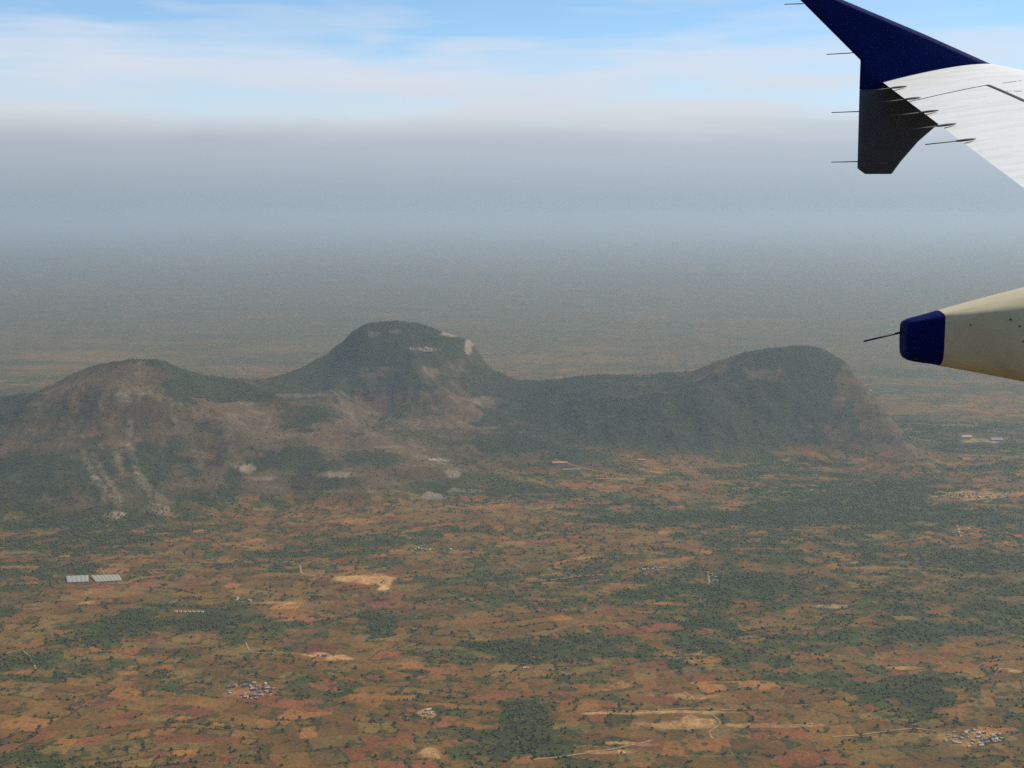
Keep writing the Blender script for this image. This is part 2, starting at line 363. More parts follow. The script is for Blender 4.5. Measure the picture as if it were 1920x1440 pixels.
def cover_of(x, y, z, m):
    """albedo and tree density at points of the land"""
    px, py = project(x, y, z)
    nx = fbm(x, y, 130, 3, 300) * 2 - 1; ny = fbm(x, y, 90, 3, 301) * 2 - 1
    nx = nx + 0.9 * (fbm(x, y, 48, 3, 302) - 0.5); ny = ny + 0.9 * (fbm(x, y, 40, 3, 303) - 0.5)
    A, B, edge, big = parcels(x, y)
    r1, r2, r3 = hash01(A, B, 11), hash01(A, B, 12), hash01(A, B, 13)
    g = blobs(px, py, GREEN, nx, ny); dr = blobs(px, py, DRY, nx, ny)
    wild = fbm(x, y, 900, 4, 310)
    dist = np.hypot(x, y)
    base = 0.46 + 0.10 * sst(4500, 7000, dist)
    s = base + (wild - 0.5) * 0.8 + g * 0.72 - dr * 0.75 + (r1 - 0.5) * 0.42 + (big - 0.5) * 0.15
    mott = fbm(x, y, 26, 3, 320); mott2 = fbm(x, y, 70, 3, 321)
    s = s + (mott2 - 0.5) * 0.7 + (fbm(x, y * 2.6, 640, 4, 311) - 0.5) * 1.1
    col = np.where(r2[:, None] < 0.52, C['dry'], np.where(r2[:, None] < 0.64, C['orange'], np.where(r2[:, None] < 0.88, C['tan'], C['red'])))
    col = col * (0.78 + 0.44 * r3[:, None]) * (0.62 + 0.76 * fbm(x, y, 150, 4, 322))[:, None]
    col = col * (1 - 0.45 * sst(0.42, 0.62, s)[:, None]) + C['scrub'] * 0.45 * sst(0.42, 0.62, s)[:, None]
    gs = sst(0.50, 0.68, s)[:, None]; gc = np.where(r3[:, None] < 0.4, C['scrub'], C['crop']) * (0.8 + 0.4 * r2[:, None])
    col = col * (1 - gs) + gc * gs
    gv = sst(0.69, 0.98, s)[:, None]; col = col * (1 - gv) + C['grove'] * gv
    far = sst(8500, 15000, dist)[:, None]                                  # thicker haze put into the colour: far fields lose contrast
    col = col * (1 - 0.7 * far) + (C['dry'] * 0.28 + C['crop'] * 0.72) * 0.7 * far
    ft = blobs(px, py, FARTAN, nx * 0.3, ny * 0.6)[:, None] * (dist > 9000)[:, None] * 0.6 * (0.5 + 0.5 * sst(0.4, 0.6, fbm(x, y * 0.5, 500, 3, 360)))[:, None]
    col = col * (1 - ft) + (C['orange'] * 0.6 + C['tan'] * 0.6) * ft
    # bushes dotted over the open ground, hedges and balks between fields
    bush = sst(0.57, 0.66, mott + 0.16 * (s - 0.45) + 0.20 * (mott2 - 0.5))[:, None] * 0.8 * (1 - 0.8 * far)
    col = col * (1 - bush) + C['grove'] * 1.15 * bush
    hedge_on = (hash01(A + 5, B + 3, 21) < 0.60) & (fbm(x, y, 80, 2, 330) > 0.48)
    hd = (sst(9, 3, edge + (mott - 0.5) * 10) * hedge_on)[:, None] * 0.8 * (1 - 0.8 * far)
    col = col * (1 - hd) + C['grove'] * hd
    pth = (sst(4.5, 1.5, edge) * ((hash01(A, B, 22) < 0.16) & ~hedge_on))[:, None] * 0.8
    col = col * (1 - pth) + C['tan'] * 1.25 * pth
    pl = blobs(px, py, PALE, nx * 1.6, ny * 1.5)[:, None] * sst(0.30, 0.50, mott2 + 0.25)[:, None] * (0.55 + 0.5 * sst(0.38, 0.55, mott))[:, None]
    pl = np.clip(pl, 0, 1) * (1 - m[:, None]); col = col * (1 - pl) + C['pale'] * (0.85 + 0.3 * r3[:, None]) * pl
    tree = 0.002 + 0.04 * gs[:, 0] + 0.15 * gv[:, 0] + 0.34 * hd[:, 0] + 0.05 * bush[:, 0] + 0.02 * sst(0.35, 0.6, s)
    tree = tree * (1 - pl[:, 0])
    # hills
    front = (y < 9300)
    wd = blobs(px, py, WOODS, nx, ny) * front; sc = blobs(px, py, SCRUB_SUNLIT, nx, ny) * front
    rk = blobs(px, py, ROCK, nx, ny) * front
    sk = np.zeros(len(x))
    for st in STREAK:
        for a, b in zip(st[:-1], st[1:]):
            bb = (px > min(a[0], b[0]) - 16) & (px < max(a[0], b[0]) + 16) & (py > min(a[1], b[1]) - 14) & (py < max(a[1], b[1]) + 14) & front
            if not bb.any(): continue
            dx, dy = b[0] - a[0], b[1] - a[1]
            t = np.clip(((px[bb] - a[0]) * dx + (py[bb] - a[1]) * dy) / (dx * dx + dy * dy), 0, 1)
            d = np.hypot(px[bb] - a[0] - t * dx + nx[bb] * 6, py[bb] - a[1] - t * dy + ny[bb] * 6)
            sk[bb] = np.maximum(sk[bb], (0.34 + 0.16 * ny[bb]) * sst(11, 1, d))
    f = 0.56 + (fbm(x, y, 330, 5, 340, 0.6) - 0.5) * 1.7 + wd * 0.9 - sc * 0.75
    hv = sst(0.22, 0.78, f)[:, None]
    hc = C['hscrub'] * (0.7 + 0.6 * fbm(x, y, 60, 3, 341))[:, None] * (1 - hv) + C['forest'] * (0.75 + 0.5 * mott)[:, None] * hv
    rn = ridged(x, y, 120, 4, 350)
    rk = np.clip(rk * (0.45 + 0.9 * sst(0.45, 0.8, rn)) + 0.20 * sst(0.74, 0.85, rn) * (1 - hv[:, 0]) + sk * (0.75 + 0.5 * mott), 0, 1)[:, None]
    hc = hc * (1 - rk) + C['rock'] * (0.7 + 0.6 * mott)[:, None] * rk
    ht = (0.015 + 0.06 * hv[:, 0]) * (1 - rk[:, 0])
    mm = np.maximum(m, np.clip(rk[:, 0] * 1.5 * (py < 985), 0, 1))[:, None]
    col = col * (1 - mm) + hc * mm
    tree = tree * (1 - m) + ht * m
    return np.clip(col, 0.01, 0.9), tree


# ------------------------------------------------------------------ materials
def pbr(name, color=(0.5, 0.5, 0.5), rough=0.8, spec=0.3, coat=0.0, metal=0.0):
    mt = bpy.data.materials.new(name); mt.use_nodes = True
    n = NT(mt.node_tree); b = n.n['Principled BSDF']
    b.inputs['Base Color'].default_value = (*color, 1); b.inputs['Roughness'].default_value = rough
    b.inputs['Specular IOR Level'].default_value = spec; b.inputs['Coat Weight'].default_value = coat
    b.inputs['Metallic'].default_value = metal
    return mt, n, b


def vary(n, b, color, amount=0.25, scale=0.3, detail=4, coord='Object', second=None):
    tcn = n.new('ShaderNodeTexCoord')
    f = n.ramp(n.noise(tcn.outputs[coord], scale, detail, 0.6), 0.35, 0.65)
    c2 = second or tuple(c * (1 - amount) for c in color)
    n.l.new(n.mix(f, (*color, 1), (*c2, 1)), b.inputs['Base Color'])


def ground_mat():
    mt, n, b = pbr('farmland_soil', rough=0.95, spec=0.1)
    at_ = n.new('ShaderNodeAttribute'); at_.attribute_name = 'soil'
    tcn = n.new('ShaderNodeTexCoord'); o = tcn.outputs['Object']
    f = n.ramp(n.noise(o, 0.09, 5, 0.7), 0.25, 0.75, 0.55, 1.45, False)
    f2 = n.ramp(n.noise(o, 0.012, 4, 0.6), 0.3, 0.7, 0.85, 1.15, False)
    k = n.math('MULTIPLY', f, f2)
    n.l.new(n.mix(1.0, at_.outputs['Color'], n.xyz(k, k, k), 'MULTIPLY'), b.inputs['Base Color'])
    bp = n.new('ShaderNodeBump'); bp.inputs['Strength'].default_value = 0.9; bp.inputs['Distance'].default_value = 5.0
    n.l.new(n.noise(o, 0.07, 4, 0.65), bp.inputs['Height']); n.l.new(bp.outputs[0], b.inputs['Normal'])
    return mt


M = {}
M['ground'] = ground_mat()
m_, n_, b_ = pbr('tree_foliage', rough=0.9, spec=0.1)
tcn = n_.new('ShaderNodeTexCoord')
c1 = n_.mix(n_.ramp(n_.noise(tcn.outputs['Object'], 0.045, 3, 0.6), 0.35, 0.65), (0.042, 0.046, 0.012, 1), (0.078, 0.074, 0.020, 1))
c2 = n_.mix(n_.ramp(n_.noise(tcn.outputs['Object'], 0.9, 3, 0.6), 0.35, 0.7), c1, (0.10, 0.095, 0.030, 1))
n_.l.new(c2, b_.inputs['Base Color']); M['foliage'] = m_
m_, n_, b_ = pbr('bark', (0.10, 0.075, 0.05), 0.95); vary(n_, b_, (0.10, 0.075, 0.05), 0.4, 2.0); M['bark'] = m_
for nm, c in dict(wall_white=(0.56, 0.44, 0.31), wall_cream=(0.40, 0.28, 0.18), roof_white=(0.46, 0.38, 0.29), roof_grey=(0.28, 0.25, 0.22), roof_tile=(0.38, 0.13, 0.06),
                  roof_orange=(0.55, 0.23, 0.10), plastic_sheet=(0.33, 0.31, 0.235), window_dark=(0.04, 0.045, 0.05), wood_door=(0.16, 0.09, 0.05)).items():
    m_, n_, b_ = pbr(nm, c, 0.75); vary(n_, b_, c, 0.3, 0.25); M[nm] = m_
m_, n_, b_ = pbr('track_dust', (0.36, 0.21, 0.09), 0.95, 0.1); vary(n_, b_, (0.36, 0.21, 0.09), 0.4, 0.05); M['track'] = m_

# ------------------------------------------------------------------ ground and hills, one polar sheet out to the horizon
el_far = [0.51, 0.54, 0.57, 0.61, 0.65, 0.70, 0.75, 0.8, 0.86, 0.92, 0.98, 1.04]
els = list(np.arange(1.1, 6.5, 0.03)); rs = [H / math.tan(math.radians(e)) for e in el_far + els]
r = rs[-1]
while r > 2950:
    step = min(10.0, r * r / H * math.radians(0.027)) if r > 5400 else r * r / H * math.radians(0.030)
    r -= step; rs.append(r)
rs += [2700, 2400, 2000, 1500, 1000, 500, 150]
rs = np.array(rs)[::-1]
az1 = np.radians(np.arange(-25.0, 25.001, 0.0385)); az2 = np.radians(np.linspace(25.0, 335.0, 110)[1:-1])
azs = np.concatenate([az1, az2])
RR, AA = np.meshgrid(rs, azs, indexing='ij')
X = (RR * np.sin(AA)).ravel(); Y = (RR * np.cos(AA)).ravel()
hh, hm = land(X, Y); Z = hh - H
colr = np.empty((len(X), 3)); dens = np.empty(len(X))
for i in range(0, len(X), 200000):
    sl = slice(i, i + 200000)
    colr[sl], dens[sl] = cover_of(X[sl], Y[sl], Z[sl], hm[sl])
nr, na = RR.shape
idx = np.arange(nr * na).reshape(nr, na); nxt = np.roll(idx, -1, axis=1)
quads = np.stack([idx[:-1].ravel(), nxt[:-1].ravel(), nxt[1:].ravel(), idx[1:].ravel()], 1)
co = np.stack([X, Y, Z], 1)
# vertex normals of the whole sheet, kept where it is divided into plain and hills
G = co.reshape(nr, na, 3)
da = np.roll(G, -1, 1) - np.roll(G, 1, 1); drr = np.empty_like(G); drr[1:-1] = G[2:] - G[:-2]; drr[0] = G[1] - G[0]; drr[-1] = G[-1] - G[-2]
N = np.cross(da, drr); N /= np.linalg.norm(N, axis=2, keepdims=True) + 1e-12; N *= np.sign(N[..., 2:3]); N = N.reshape(-1, 3)
hq = crest_q = hill_h(X, Y)[quads].mean(1) > 38
cxq = X[quads].mean(1); cyq = Y[quads].mean(1)
xr = at(1160, 704, 8800).x; xm = at(560, 760, 8200).x
part = np.where(~hq, 0, np.where(cxq > xr, 3, np.where((cxq > xm) & (cyq > 7500 + 0.25 * (cxq - xm) * 0), 2, 1)))


def sheet(name, sel):
    q = quads[sel]; u, inv = np.unique(q, return_inverse=True); inv = inv.reshape(q.shape)
    c = co[u]; o = c.mean(0) * 0
    me = np_mesh(name, c - o, inv, M['ground'])
    a = me.attributes.new('soil', 'FLOAT_COLOR', 'POINT')
    a.data.foreach_set('color', np.concatenate([colr[u], np.ones((len(u), 1))], 1).astype(np.float32).ravel())
    me.normals_split_custom_set_from_vertices(N[u].tolist())
    ob = link(bpy.data.objects.new(name, me)); return ob


tag(sheet('ground', part == 0), 'brown and green patchwork farmland plain fading into haze', kind='structure')
tag(sheet('hills', part == 1), 'brown scrubby hill with bare rock streaks at the left', kind='structure')
tag(sheet('hills', part == 2), 'steep wooded hill with a flat top and a cliff in the middle', kind='structure')
tag(sheet('hills', part == 3), 'dark wooded hill with a sunlit brown spur at the right', kind='structure')

# ------------------------------------------------------------------ trees
def ico(sub):
    bm = bmesh.new(); bmesh.ops.create_icosphere(bm, subdivisions=sub, radius=1.0)
    v = np.array([q.co[:] for q in bm.verts]); f = np.array([[q.index for q in t.verts] for t in bm.faces]); bm.free()
    return v, f


NC = 520000
u_ = rng.random(NC); rr_ = np.sqrt(3050.0 ** 2 + u_ * (9600.0 ** 2 - 3050.0 ** 2)); aa_ = np.radians(rng.uniform(-22.5, 22.5, NC))
tx, ty = rr_ * np.sin(aa_), rr_ * np.cos(aa_)
th, tm = land(tx, ty); tz = th - H
td = np.empty(NC)
for i in range(0, NC, 200000):
    sl = slice(i, i + 200000); td[sl] = cover_of(tx[sl], ty[sl], tz[sl], tm[sl])[1]
keep = rng.random(NC) < td
qx, qy = project(tx, ty, tz)
for (a, b, c, d) in ((118, 234, 1076, 1106), (322, 386, 1140, 1160), (1034, 1100, 862, 892), (1795, 1885, 812, 834)):
    keep &= ~((qx > a) & (qx < b) & (qy > b * 0 + c) & (qy < d))
tx, ty, tz, tm = tx[keep], ty[keep], tz[keep], tm[keep]
tr = rng.uniform(1.9, 4.5, len(tx)) * (1 + 0.35 * (rng.random(len(tx)) > 0.9))
ppx, ppy = project(tx, ty, tz)
inside = (ppx > 8) & (ppx < 1912) & (ppy > 8) & (ppy < 1428)
size = np.where(inside, tr / np.hypot(tx, ty), 0)
order = np.argsort(-size); single = np.zeros(len(tx), bool); single[order[:280]] = True
print('trees', len(tx))
# the many: one mass
v0, f0 = ico(1)
sx, sy, sz, srd = tx[~single], ty[~single], tz[~single], tr[~single]
n = len(sx)
jit = 1 + rng.uniform(-0.28, 0.28, (n, len(v0), 1))
rot = rng.uniform(0, 6.28, n); cr, sr = np.cos(rot)[:, None], np.sin(rot)[:, None]
V = v0[None] * jit
VX = (V[..., 0] * cr - V[..., 1] * sr) * srd[:, None] + sx[:, None]
VY = (V[..., 0] * sr + V[..., 1] * cr) * srd[:, None] + sy[:, None]
VZ = (V[..., 2] * 0.85 + 0.75) * srd[:, None] + sz[:, None]
FF = (f0[None] + (np.arange(n) * len(v0))[:, None, None]).reshape(-1, 3)
me = np_mesh('woodland', np.stack([VX, VY, VZ], -1).reshape(-1, 3), FF, M['foliage'])
tag(link(bpy.data.objects.new('woodland', me)), 'dark green trees and bushes spread over the plain and hills', kind='stuff')


def tree_mesh(seed):
    """a rounded crown of many leaf clumps on a forked trunk, about 1 unit in radius"""
    q = np.random.default_rng(seed); vs, fs = [], []; off = 0
    vi, fi = ico(1)
    wide = q.uniform(0.9, 1.25); 
    for k in range(26):
        a = q.uniform(0, 6.28); rad = math.sqrt(q.random()) * 0.75 * wide; zz = q.uniform(0.55, 1.75)
        rad *= math.sqrt(max(0.1, 1 - ((zz - 1.1) / 0.85) ** 2)); s = q.uniform(0.22, 0.42)
        vv = vi * (1 + q.uniform(-0.35, 0.35, (len(vi), 1))) * s * np.array([1, 1, 0.8]) + [math.cos(a) * rad, math.sin(a) * rad, zz]
        vs.append(vv); fs.append(fi + off); off += len(vv)
    return np.concatenate(vs), np.concatenate(fs)


def trunk_mesh(name):
    bm = bmesh.new()
    def limb(p, q_, r0, r1):
        d = (q_ - p); L = d.length
        mt = Matrix.Translation(p + d / 2) @ d.to_track_quat('Z', 'Y').to_matrix().to_4x4()
        bmesh.ops.create_cone(bm, cap_ends=True, segments=7, radius1=r0, radius2=r1, depth=L, matrix=mt)
    limb(Vector((0, 0, -0.15)), Vector((0, 0, 0.75)), 0.11, 0.07)
    for k in range(4):
        a = k * 1.6 + 0.3
        limb(Vector((0, 0, 0.55)), Vector((math.cos(a) * 0.45, math.sin(a) * 0.45, 1.15)), 0.055, 0.02)
    me = bpy.data.meshes.new(name); bm.to_mesh(me); bm.free(); me.materials.append(M['bark']); return me


crowns = []
for k in range(7):
    cv, cf = tree_mesh(50 + k); crowns.append(np_mesh('crown', cv, cf, M['foliage'], smooth=False))
tmesh = trunk_mesh('trunk')


def zone_of(px, py):
    xs = ('far left', 'left', 'centre left', 'centre', 'centre right', 'right', 'far right')[min(6, max(0, int(px / 1920 * 7)))]
    return xs, ('along the bottom edge' if py > 1385 else 'just above the bottom edge')


for i in np.nonzero(single)[0]:
    xs, ys = zone_of(ppx[i], ppy[i])
    t = empty('tree', (tx[i], ty[i], tz[i]), R.uniform(0, 6.28)); s = float(tr[i]); t.scale = (s, s, s * R.uniform(0.85, 1.1))
    tag(t, f'dark green tree on the brown fields {ys}, {xs}', 'tree', f'trees {ys}, {xs}')
    link(bpy.data.objects.new('crown', crowns[i % 7]), t); link(bpy.data.objects.new('trunk', tmesh), t)

# ------------------------------------------------------------------ buildings
def boxes(L):
    """list of (x0,x1,y0,y1,z0,z1) -> verts, faces"""
    vs, fs = [], []
    for (a, b, c, d, e, f) in L:
        o = len(vs); vs += [(a, c, e), (b, c, e), (b, d, e), (a, d, e), (a, c, f), (b, c, f), (b, d, f), (a, d, f)]
        fs += [(o, o + 3, o + 2, o + 1), (o + 4, o + 5, o + 6, o + 7), (o, o + 1, o + 5, o + 4), (o + 1, o + 2, o + 6, o + 5), (o + 2, o + 3, o + 7, o + 6), (o + 3, o, o + 4, o + 7)]
    return vs, fs


def gable(w_, d_, z0, rise, over=0.5, th=0.25):
    a, b = w_ / 2 + over, d_ / 2 + over
    vs = [(-a, -b, z0), (a, -b, z0), (a, 0, z0 + rise), (-a, 0, z0 + rise), (-a, b, z0), (a, b, z0)]
    vs += [(x, y, z - th) for (x, y, z) in vs]
    fs = [(0, 1, 2, 3), (3, 2, 5, 4), (6, 9, 8, 7), (9, 10, 11, 8), (0, 6, 7, 1), (4, 5, 11, 10), (1, 7, 8, 2), (2, 8, 11, 5), (0, 3, 9, 6), (3, 4, 10, 9)]
    return vs, fs


def build_house(name, w_, d_, h_, roof, wall, roofm, label, cat, group=None, loc=(0, 0, 0), rz=0.0, storeys=1, nwin=3, parts=True):
    t = empty(name, loc, rz); tag(t, label, cat, group)
    L = [(-w_ / 2, w_ / 2, -d_ / 2, d_ / 2, -6, h_)]
    mesh_obj('wall', *boxes(L), wall, t)
    if roof == 'flat':
        e = 0.3
        mesh_obj('roof', *boxes([(-w_ / 2 - e, w_ / 2 + e, -d_ / 2 - e, d_ / 2 + e, h_ + 0.003, h_ + 0.3), (-w_ / 2 - e, w_ / 2 + e, -d_ / 2 - e, -d_ / 2, h_ + 0.303, h_ + 1.0),
                               (-w_ / 2 - e, w_ / 2 + e, d_ / 2, d_ / 2 + e, h_ + 0.303, h_ + 1.0), (-w_ / 2 - e, -w_ / 2, -d_ / 2 + .01, d_ / 2 - .01, h_ + 0.303, h_ + 1.0),
                               (w_ / 2, w_ / 2 + e, -d_ / 2 + .01, d_ / 2 - .01, h_ + 0.303, h_ + 1.0), (w_ * 0.1, w_ * 0.38, 0, d_ * 0.35, h_ + 0.31, h_ + 2.4)]), roofm, t)
    else:
        g = boxes([]); vs, fs = gable(w_, d_, h_ + 0.28, d_ * 0.28)
        mesh_obj('roof', vs, fs, roofm, t)
        mesh_obj('gable_wall', [(-w_ / 2, -d_ / 2, h_), (-w_ / 2, d_ / 2, h_), (-w_ / 2, 0, h_ + d_ * 0.26), (w_ / 2, -d_ / 2, h_), (w_ / 2, d_ / 2, h_), (w_ / 2, 0, h_ + d_ * 0.26)],
                 [(0, 1, 2), (3, 5, 4), (0, 2, 5, 3), (1, 4, 5, 2), (0, 3, 4, 1)], wall, t)
    if parts:
        for s in range(storeys):
            zb = 0.9 + s * 3.1
            for k in range(nwin):
                xc = -w_ / 2 + w_ * (k + 0.5) / nwin
                if s == 0 and k == nwin // 2:
                    mesh_obj('door', *boxes([(xc - 0.6, xc + 0.6, -d_ / 2 - 0.06, -d_ / 2 + 0.05, 0, 2.2)]), M['wood_door'], t)
                else:
                    mesh_obj('window', *boxes([(xc - 0.7, xc + 0.7, -d_ / 2 - 0.06, -d_ / 2 + 0.05, zb, zb + 1.3)]), M['window_dark'], t)
    return t


def copy_tree(o, parent=None):
    c = o.copy(); COL.objects.link(c); c.parent = parent
    for ch in list(o.children): copy_tree(ch, c)
    return c


# villages: (photo x, y, spread x, spread y, houses, label words, group)
VILLAGES = [
    (474, 1297, 50, 16, 36, 'in the lower left village cluster', 'houses of the lower left village'),
    (1822, 1385, 58, 16, 38, 'in the village at the bottom right', 'houses of the bottom right village'),
    (1842, 930, 52, 7, 26, 'in the village right of the right hill', 'houses of the village right of the hill'),
    (1836, 1000, 60, 9, 20, 'in the right edge hamlet by a pale track', 'houses of the right edge hamlet'),
    (1238, 1066, 62, 5, 22, 'in the hamlet strung across the middle plain', 'houses of the long middle hamlet'),
    (800, 1031, 50, 3, 12, 'in the hamlet below the middle hill', 'houses of the hamlet below the middle hill'),
    (1330, 1090, 16, 14, 9, 'by the pale lane on the middle plain', 'houses by the pale lane'),
    (800, 1340, 12, 9, 7, 'on the pale rocky patch near the bottom centre', 'houses on the pale rocky patch'),
    (1245, 868, 70, 8, 12, 'near the slim tower below the right hill', 'houses near the slim tower'),
    (455, 1127, 16, 4, 6, 'right of the row of orange sheds', 'houses right of the orange sheds'),
    (795, 655, 32, 2, 6, 'on the flat wooded top of the middle hill', 'buildings on the middle hilltop'),
    (1540, 920, 40, 3, 6, 'on the plain below the brown spur of the right hill', 'houses below the bare spur'),
    (1660, 735, 40, 4, 7, 'far off behind the right hill', 'houses on the far plain behind the right hill'),
    (440, 688, 45, 7, 12, 'far off between the left and middle hills', 'houses between the left and middle hills'),
    (990, 1253, 8, 4, 3, 'beside green land in the lower middle', 'houses at the edge of green land'),
]
protos = []
for (w_, d_, h_, rf, wl, rm, st, desc) in [(11, 9, 3.6, 'flat', 'wall_white', 'roof_white', 1, 'white flat-roofed house'), (13, 9, 3.2, 'gable', 'wall_cream', 'roof_tile', 1, 'low red-tiled house'),
                                           (12, 10, 6.6, 'flat', 'wall_cream', 'roof_grey', 2, 'two-storey grey-roofed house'), (15, 8, 3.4, 'gable', 'wall_white', 'roof_white', 1, 'long white-roofed house')]:
    t = build_house('village_house', w_, d_, h_, rf, M[wl], M[rm], 'x', 'house', 'x', storeys=st); protos.append([t, desc, False])
for (vx, vy, sx_, sy_, cnt, words, grp) in VILLAGES:
    for k in range(cnt):
        a = R.uniform(0, 6.28); q = math.sqrt(R.random())
        px_, py_ = vx + math.cos(a) * q * sx_, vy + math.sin(a) * q * sy_
        p = on_land(px_, py_)
        pr = protos[R.choices(range(4), (5, 2, 2, 3))[0]]
        t = pr[0] if not pr[2] else copy_tree(pr[0]); pr[2] = True
        t.location = p; t.rotation_euler = (0, 0, R.uniform(-0.5, 0.5) + R.choice((0, 1.57))); s = R.uniform(0.55, 1.05) * (1.5 if vy < 800 else 1.0); t.scale = (s, s, s)
        tag(t, f'{pr[1]} {words}', 'house', grp)


# the two polythene greenhouses
def greenhouse(corners, label, spans):
    pts = [on_land(*c) for c in corners]                     # near left, near right, far right, far left
    base = (pts[0] + pts[1] + pts[2] + pts[3]) / 4
    t = empty('greenhouse', base); tag(t, label, 'greenhouse')
    nl, nr_, fr, fl = [p - base for p in pts]
    vs, fs = [], []; K = 8
    for s in range(spans):
        for k in range(K + 1):
            f = (s + k / K) / spans; z = 4.0 + 1.1 * math.sin(math.pi * k / K)
            a = nl.lerp(nr_, f); b = fl.lerp(fr, f); o = len(vs)
            vs += [(a.x, a.y, z), (b.x, b.y, z)]
            if k: fs.append((o - 2, o, o + 1, o - 1))
    mesh_obj('roof', vs, fs, M['plastic_sheet'], t)
    v2, f2 = [], []
    ring = [nl, nr_, fr, fl]
    for a in ring: v2 += [(a.x * .998, a.y * .998, -8), (a.x * .998, a.y * .998, 4.0)]
    for k in range(4): f2.append((2 * k, 2 * ((k + 1) % 4), 2 * ((k + 1) % 4) + 1, 2 * k + 1))
    mesh_obj('wall', v2, f2, M['wall_cream'], t)


greenhouse([(126, 1094), (166, 1092), (166, 1081), (124, 1083)], 'smaller left polythene greenhouse with a pale roof on brown farmland', 5)
greenhouse([(180, 1093), (229, 1090), (223, 1080), (170, 1082)], 'larger right polythene greenhouse with a pale roof on brown farmland', 7)

# row of seven orange sheds
shed_words = ['leftmost', 'second from left', 'third from left', 'middle', 'third from right', 'second from right', 'rightmost']
for k in range(7):
    p = on_land(330 + k * 8.2, 1148)
    if k == 0:
        shed = build_house('farm_shed', 8, 15, 3.2, 'flat', M['wall_white'], M['roof_orange'], 'x', 'shed', loc=p, nwin=3); t = shed
    else: t = copy_tree(shed); t.location = p
    t.rotation_euler = (0, 0, -0.12)
    tag(t, f'{shed_words[k]} of the seven orange-roofed sheds in a row', 'shed', 'orange-roofed sheds in a row')

build_house('long_building', 78, 24, 6, 'gable', M['wall_cream'], M['roof_orange'], 'long orange-roofed building at the foot of the wooded saddle', 'building', loc=on_land(1050, 870), storeys=1, nwin=9, rz=-0.05)
build_house('long_building', 92, 16, 6, 'flat', M['wall_white'], M['roof_white'], 'long white building just below the orange-roofed one', 'building', loc=on_land(1072, 882), storeys=1, nwin=11, rz=0.04)
build_house('warehouse', 60, 30, 7, 'gable', M['wall_white'], M['roof_white'], 'bright white warehouse on the plain right of the right hill', 'warehouse', loc=on_land(1812, 821), nwin=5)
build_house('warehouse', 70, 40, 6, 'gable', M['wall_cream'], M['roof_grey'], 'dull pale warehouse near the right edge beyond the spur', 'warehouse', loc=on_land(1868, 826), nwin=5)
build_house('long_building', 110, 14, 5, 'flat', M['wall_white'], M['roof_white'], 'thin long white building on the plain behind the right hill', 'building', loc=on_land(1664, 736), nwin=11, rz=0.05)
build_house('long_building', 40, 18, 6, 'gable', M['wall_white'], M['roof_orange'], 'short orange-roofed building left of the slim tower', 'building', loc=on_land(1203, 864), nwin=5)
tp = on_land(1255, 868)
t = empty('tower', tp); tag(t, 'slim pale tower standing among trees near the foot of the right hill', 'tower')
mesh_obj('shaft', *boxes([(-6, 6, -6, 6, -4, 8), (-4.6, 4.6, -4.6, 4.6, 8.003, 18), (-3.4, 3.4, -3.4, 3.4, 18.003, 27)]), M['wall_cream'], t)
mesh_obj('spire', [(-3.6, -3.6, 27.01), (3.6, -3.6, 27.01), (3.6, 3.6, 27.01), (-3.6, 3.6, 27.01), (0, 0, 34)], [(0, 1, 4), (1, 2, 4), (2, 3, 4), (3, 0, 4), (3, 2, 1, 0)], M['roof_tile'], t)

# dirt tracks, draped ribbons
TRACKS = [([(1794, 984), (1797, 992), (1803, 1008)], 9), ([(1306, 1214), (1315, 1222), (1308, 1229)], 6), ([(1282, 1298), (1294, 1306), (1302, 1313)], 6),
          ([(1335, 1340), (1352, 1352), (1362, 1360), (1340, 1366), (1322, 1370), (1338, 1388)], 6), ([(190, 1065), (194, 1078)], 7), ([(562, 1060), (566, 1078), (600, 1082), (640, 1079)], 7),
          ([(1000, 1425), (1060, 1418), (1130, 1410), (1180, 1398), (1225, 1388)], 7), ([(460, 1205), (470, 1225), (520, 1225), (590, 1226)], 5), ([(1130, 1335), (1220, 1334), (1290, 1328), (1370, 1333)], 6),
          ([(1560, 1382), (1640, 1376), (1720, 1365), (1740, 1370)], 6), ([(1328, 1072), (1331, 1100)], 7), ([(1120, 898), (1160, 900), (1210, 899)], 9), ([(1690, 678), (1760, 682), (1830, 684)], 14),
          ([(0, 1232), (40, 1215), (60, 1235), (66, 1255)], 5), ([(1010, 1089), (1090, 1080), (1130, 1078)], 8), ([(1040, 862), (1100, 880), (1190, 896), (1330, 905), (1460, 915)], 6)]
